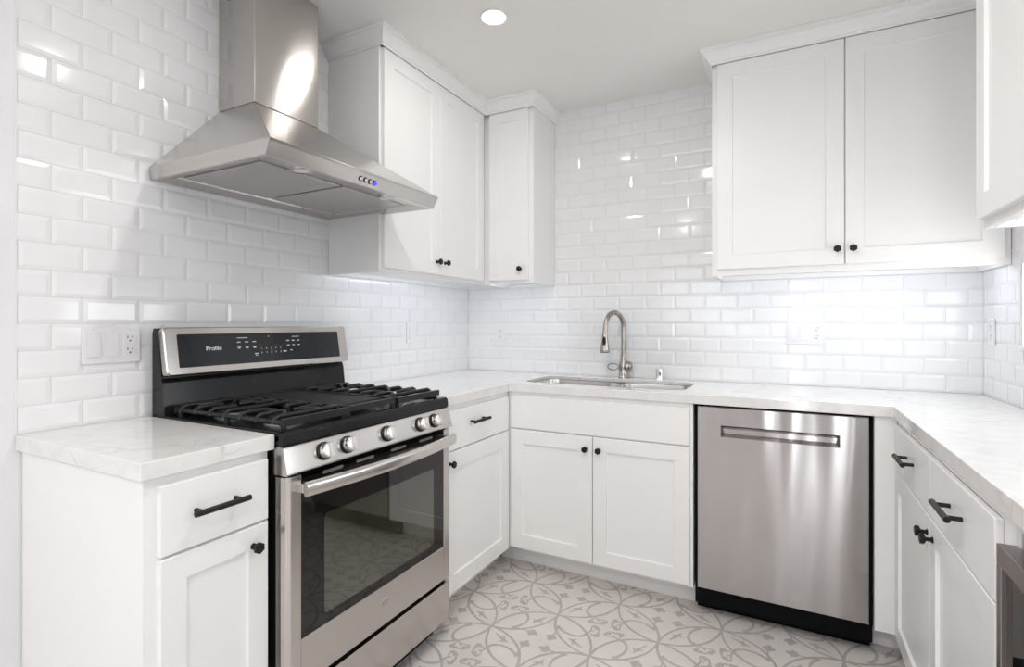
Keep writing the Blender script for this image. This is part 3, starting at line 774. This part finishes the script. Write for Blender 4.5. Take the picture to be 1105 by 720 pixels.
# curved steel door with a pocket cut out of it
def dwy(x): return -.5315
HX0, HX1, HZ0, HZ1 = 1.5400, 1.9490, .7480, .7940
m = MB()
for (a, b, c, d) in ((DX0, HX0, .1215, .8675), (HX1, DX1, .1215, .8675), (HX0, HX1, .1215, HZ0), (HX0, HX1, HZ1, .8675)):
    pass
O = [(DX0, .1215), (DX1, .1215), (DX1, .8675), (DX0, .8675)]; I = [(HX0, HZ0), (HX1, HZ0), (HX1, HZ1), (HX0, HZ1)]
J = [(HX0+.012, HZ0+.012), (HX1-.012, HZ0+.012), (HX1-.004, HZ1-.002), (HX0+.004, HZ1-.002)]
e = .003
vs = [(a, -.5005, b) for a, b in O]+[(a, -.529, b) for a, b in O]+[(DX0+e, -.532, .1215+e), (DX1-e, -.532, .1215+e), (DX1-e, -.532, .8675-e), (DX0+e, -.532, .8675-e)]+[(a, -.532, b) for a, b in I]+[(a, -.508, b) for a, b in J]
fs = [(0, 1, 2, 3), (16, 17, 18, 19)]
for k in range(4):
    for q in range(4): fs.append((k*4+q, k*4+(q+1) % 4, (k+1)*4+(q+1) % 4, (k+1)*4+q))
m.add(vs, fs)
dd = m.build('door', M['steel_dw'], t)
m = MB(); m.loft([[(HX0+.001, -.5325, HZ1-.004), (HX0+.001, -.520, HZ1-.001), (HX0+.001, -.509, HZ1-.001), (HX0+.001, -.509, HZ1-.016), (HX0+.001, -.518, HZ1-.013)],
                  [(HX1-.001, -.5325, HZ1-.004), (HX1-.001, -.520, HZ1-.001), (HX1-.001, -.509, HZ1-.001), (HX1-.001, -.509, HZ1-.016), (HX1-.001, -.518, HZ1-.013)]])
m.build('pocket_handle', M['steel_flat'], dd)
m = MB(); m.box(1.4385, 2.0505, -.474, -.4405, .042, .1180); m.box(1.4385, 2.0505, -.4405, -.43, .0005, .118); m.build('kick_plate', M['dark'], t, bevel=.002)

# ------------------------------------------------------------------ upper cabinets
UZ0, UZ1 = 1.4195, 2.356
FU = .2868; DU = .3045
t = thing('wall_cabinet', (.145, -.6, UZ0), 'tall white two-door wall cabinet beside the range hood', 'cabinet')
carcass(t, L_, -1.1355, -.0015, FU, UZ0, UZ1, [(UZ0, 1.442), (2.340, UZ1)], [(-1.1355, -1.112), (-.738, -.714), (-.3185, -.2885)], bottom=1.436)
door(t, L_, -1.1215, -.7270, 1.4375, 2.3481, FU, DU, .062, (-.756, 1.4975))
door(t, L_, -.7245, -.3155, 1.4375, 2.3481, FU, DU, .062, (-.690, 1.4975))
t = thing('wall_cabinet', (.44, -.145, UZ0), 'narrow white single-door wall cabinet in the corner beside the two-door cabinet', 'cabinet')
carcass(t, B_, .2875, .5915, FU, UZ0, UZ1, [(UZ0, 1.442), (2.340, UZ1)], [(.2875, .3300), (.560, .5915)], bottom=1.436)
door(t, B_, .3285, .5660, 1.4375, 2.3481, FU, DU, .054, (.5225, 1.4955))
FC = .3035; DC = .3210; XC = 1.4805
t = thing('wall_cabinet', (1.98, -.15, UZ0), 'wide white two-door wall cabinet above the dishwasher', 'cabinet')
carcass(t, B_, XC, XW-.0015, FC, 1.4175, UZ1, [(1.4175, 1.447), (2.340, UZ1)], [(XC, 1.510), (1.965, 1.995), (2.455, XW-.0015)], bottom=1.436)
door(t, B_, 1.5035, 1.9790, 1.4435, 2.3481, FC, DC, .062, (1.9545, 1.5040))
door(t, B_, 1.9835, 2.4660, 1.4435, 2.3481, FC, DC, .062, (2.0085, 1.5040))
FN = XW-2.2045; DN = XW-2.187
t = thing('wall_cabinet', (2.34, -1.7, 1.438), 'white wall cabinet nearest the viewer, above the microwave and two-drawer cabinet', 'cabinet')
carcass(t, R_, -2.30, -1.115, FN, 1.438, UZ1, [(1.438, 1.462), (2.34, UZ1)], [(-2.30, -2.275), (-1.72, -1.695), (-1.14, -1.115)], bottom=1.452)
door(t, R_, -1.705, -1.121, 1.4575, 2.3481, FN, DN, .058, (-1.68, 1.515))
door(t, R_, -2.292, -1.709, 1.4575, 2.3481, FN, DN, .058, (-1.735, 1.515))

def crown(path, outs, name, label, zb=2.3475):
    """crown moulding: the profile swept along the plan path with mitred corners; outs = outward (x,y) factor at each corner"""
    prof = [(.0, zb+.001), (.0045, zb+.001), (.0050, zb+.010), (.010, zb+.0125), (.0125, zb+.017), (.015, zb+.024), (.021, zb+.035), (.031, zb+.046), (.037, zb+.0495), (.037, zb+.053), (.044, zb+.0545), (.0455, ZC-.0006), (.0, ZC-.0006)]
    m = MB(); rings = []
    for (x, y), (ox, oy) in zip(path, outs): rings.append([(x+ox*p, y+oy*p, z) for p, z in prof])
    m.loft(rings)
    o = m.build(name, M['white'])
    return tag(o, label, 'moulding')
g0 = .0008
crown([(g0, -1.1365), (FU+.019, -1.1365), (FU+.019, -FU-.019), (.5925, -FU-.019), (.5925, -g0)], [(0, -1), (1, -1), (1, -1), (1, -1), (1, 0)], 'crown_moulding', 'white crown moulding stepping around the hood-side and corner wall cabinets')
crown([(XC-.001, -g0), (XC-.001, -FC-.019), (XW-g0-.3, -FC-.019)][:2]+[(XW-g0, -FC-.019)], [(-1, 0), (-1, -1), (0, -1)], 'crown_moulding', 'white crown moulding along the top of the wall cabinet above the dishwasher')
crown([(XW-g0, -1.114), (2.186, -1.114), (2.186, -2.301), (XW-g0, -2.301)], [(0, 1), (-1, 1), (-1, -1), (0, -1)], 'crown_moulding', 'white crown moulding on the wall cabinet nearest the viewer')

# LED tapes under the wall cabinets
def led(fr, u0, u1, n, z, label, step=.034):
    m = MB(); m.box(u0, u1, n-.005, n+.005, z-.002, z, 0, fr)
    o = m.build('led_strip', M['led_tape']); tag(o, label, 'led strip', None)
    d = MB(); u = u0+step/2
    while u < u1:
        d.box(u-.0025, u+.0025, n-.0025, n+.0025, z-.0032, z-.002, 0, fr); u += step
    c = d.build('diodes', M['led'], o); c['kind'] = 'stuff'
    return o
led(L_, -1.10, -.33, .245, 1.4358, 'thin led strip under the two-door cabinet by the hood')
led(B_, .31, .57, .245, 1.4358, 'thin led strip under the narrow corner wall cabinet')
led(B_, XC+.03, XW-.05, .250, 1.4358, 'thin led strip under the wall cabinet above the dishwasher')
led(R_, -2.26, -1.15, .23, 1.4518, 'thin led strip under the wall cabinet nearest the viewer')

# ------------------------------------------------------------------ outlets and switches
def plate(fr, u0, u1, z0, z1, gangs, label):
    """wall plate; gangs: 'r' rocker, 'o' duplex socket insert"""
    c = fr((u0+u1)/2, 0, z0)
    t = thing('wall_plate', c, label, 'outlet')
    m = MB(); m.box(u0, u1, .0004, .0058, z0, z1, 0, fr); m.build('cover', M['plastic'], t, bevel=.002)
    k = len(gangs); gw = (u1-u0)/k*.93; zc = (z0+z1)/2; h = .033*(z1-z0)/.107
    for i, g in enumerate(gangs):
        uc = (u0+u1)/2+(i-(k-1)/2)*gw
        if g == 'r':
            m = MB(); m.loft([[fr(uc+a*.0165, n, zc+b*h) for a, b, n in ((-1, -1, p), (1, -1, p), (1, 1, q), (-1, 1, q))] for p, q in ((.0058, .0058), (.0095, .0064))])
            m.build('rocker', M['plastic'], t, bevel=.0008)
            m = MB(); w_ = .0012
            for a, b, c_, d in ((-.0185, .0185, -h-.002, -h-.0005), (-.0185, .0185, h+.0005, h+.002), (-.0185, -.0172, -h, h), (.0172, .0185, -h, h)): m.box(uc+a, uc+b, .0056, .0060, zc+c_, zc+d, 0, fr)
            m.build('rocker_gap', M['grout'], t)
        else:
            m = MB(); m.box(uc-.0165, uc+.0165, .0058, .0068, zc-h, zc+h, 0, fr); so = m.build('socket', M['plastic'], t, bevel=.0008)
            m = MB()
            for s in (-1, 1):
                for a in (-.0065, .0065): m.box(uc+a-.001, uc+a+.001, .0067, .0071, zc+s*.018+.0015, zc+s*.018+.0085, 0, fr)
                m.box(uc-.0022, uc+.0022, .0067, .0071, zc+s*.018-.0085, zc+s*.018-.004, 0, fr)
            m.build('slots', M['slot'], so)
        for s in (-1, 1):
            m = MB()
            a = [fr(uc+.0022*math.cos(2*PI*j/10), .0058, zc+s*(h+.012)+.0022*math.sin(2*PI*j/10)) for j in range(10)]
            b = [fr(uc+.0020*math.cos(2*PI*j/10), .0066, zc+s*(h+.012)+.0020*math.sin(2*PI*j/10)) for j in range(10)]
            m.loft([a, b], 0, True); m.build('screw', M['grout'], t)
    return t
plate(L_, -2.043, -1.891, 1.0885, 1.1955, 'rro', 'white three-gang plate of two switches and a socket beside the black range backguard')
plate(L_, -.6094, -.5397, 1.101, 1.209, 'r', 'white single switch plate on the tile between the range and the corner')
plate(B_, .1994, .2703, 1.094, 1.191, 'o', 'white single socket on the tile between the corner and the faucet')
plate(B_, 1.7723, 1.9268, 1.108, 1.2145, 'rro', 'white three-gang plate of two switches and a socket above the dishwasher')
plate(R_, -.146, -.074, 1.117, 1.224, 'o', 'white socket on the tile beside the window, seen edge-on')

# ------------------------------------------------------------------ recessed ceiling lights: the first is in view, the others added for fill
def downlight(x, y, label, power):
    t = thing('ceiling_light', (x, y, ZC), label, 'ceiling light')
    m = MB(); m.lathe((x, y, ZC), [(.056, -.0004), (.056, -.003), (.052, -.006), (.046, -.004), (.0455, -.001)], 40); m.build('trim_ring', M['plastic'], t)
    m = MB(); m.lathe((x, y, ZC), [(.0445, -.001), (.0445, -.0035), (.038, -.0048), (.001, -.0052)], 40); m.build('lens', M['lamp'], t)
    a = area('downlight_lamp', (x, y, ZC-.012), (0, 0, 0), .085, .085, power, (1, .98, .95), 'DISK')
    return t
DLP = 0.9
downlight(.753, -.997, 'round recessed ceiling light in front of the hood-side wall cabinets', DLP)
downlight(1.25, -1.65, 'unseen round ceiling light added over the middle of the kitchen floor', 5)  # added to brighten the floor and lower cabinet fronts
downlight(1.75, -2.55, 'unseen round ceiling light added above the microwave side', 3)
downlight(.70, -3.9, 'unseen round ceiling light added near the wide rear window', 7)
downlight(1.80, -3.9, 'unseen round ceiling light added near the narrow rear window', 7)
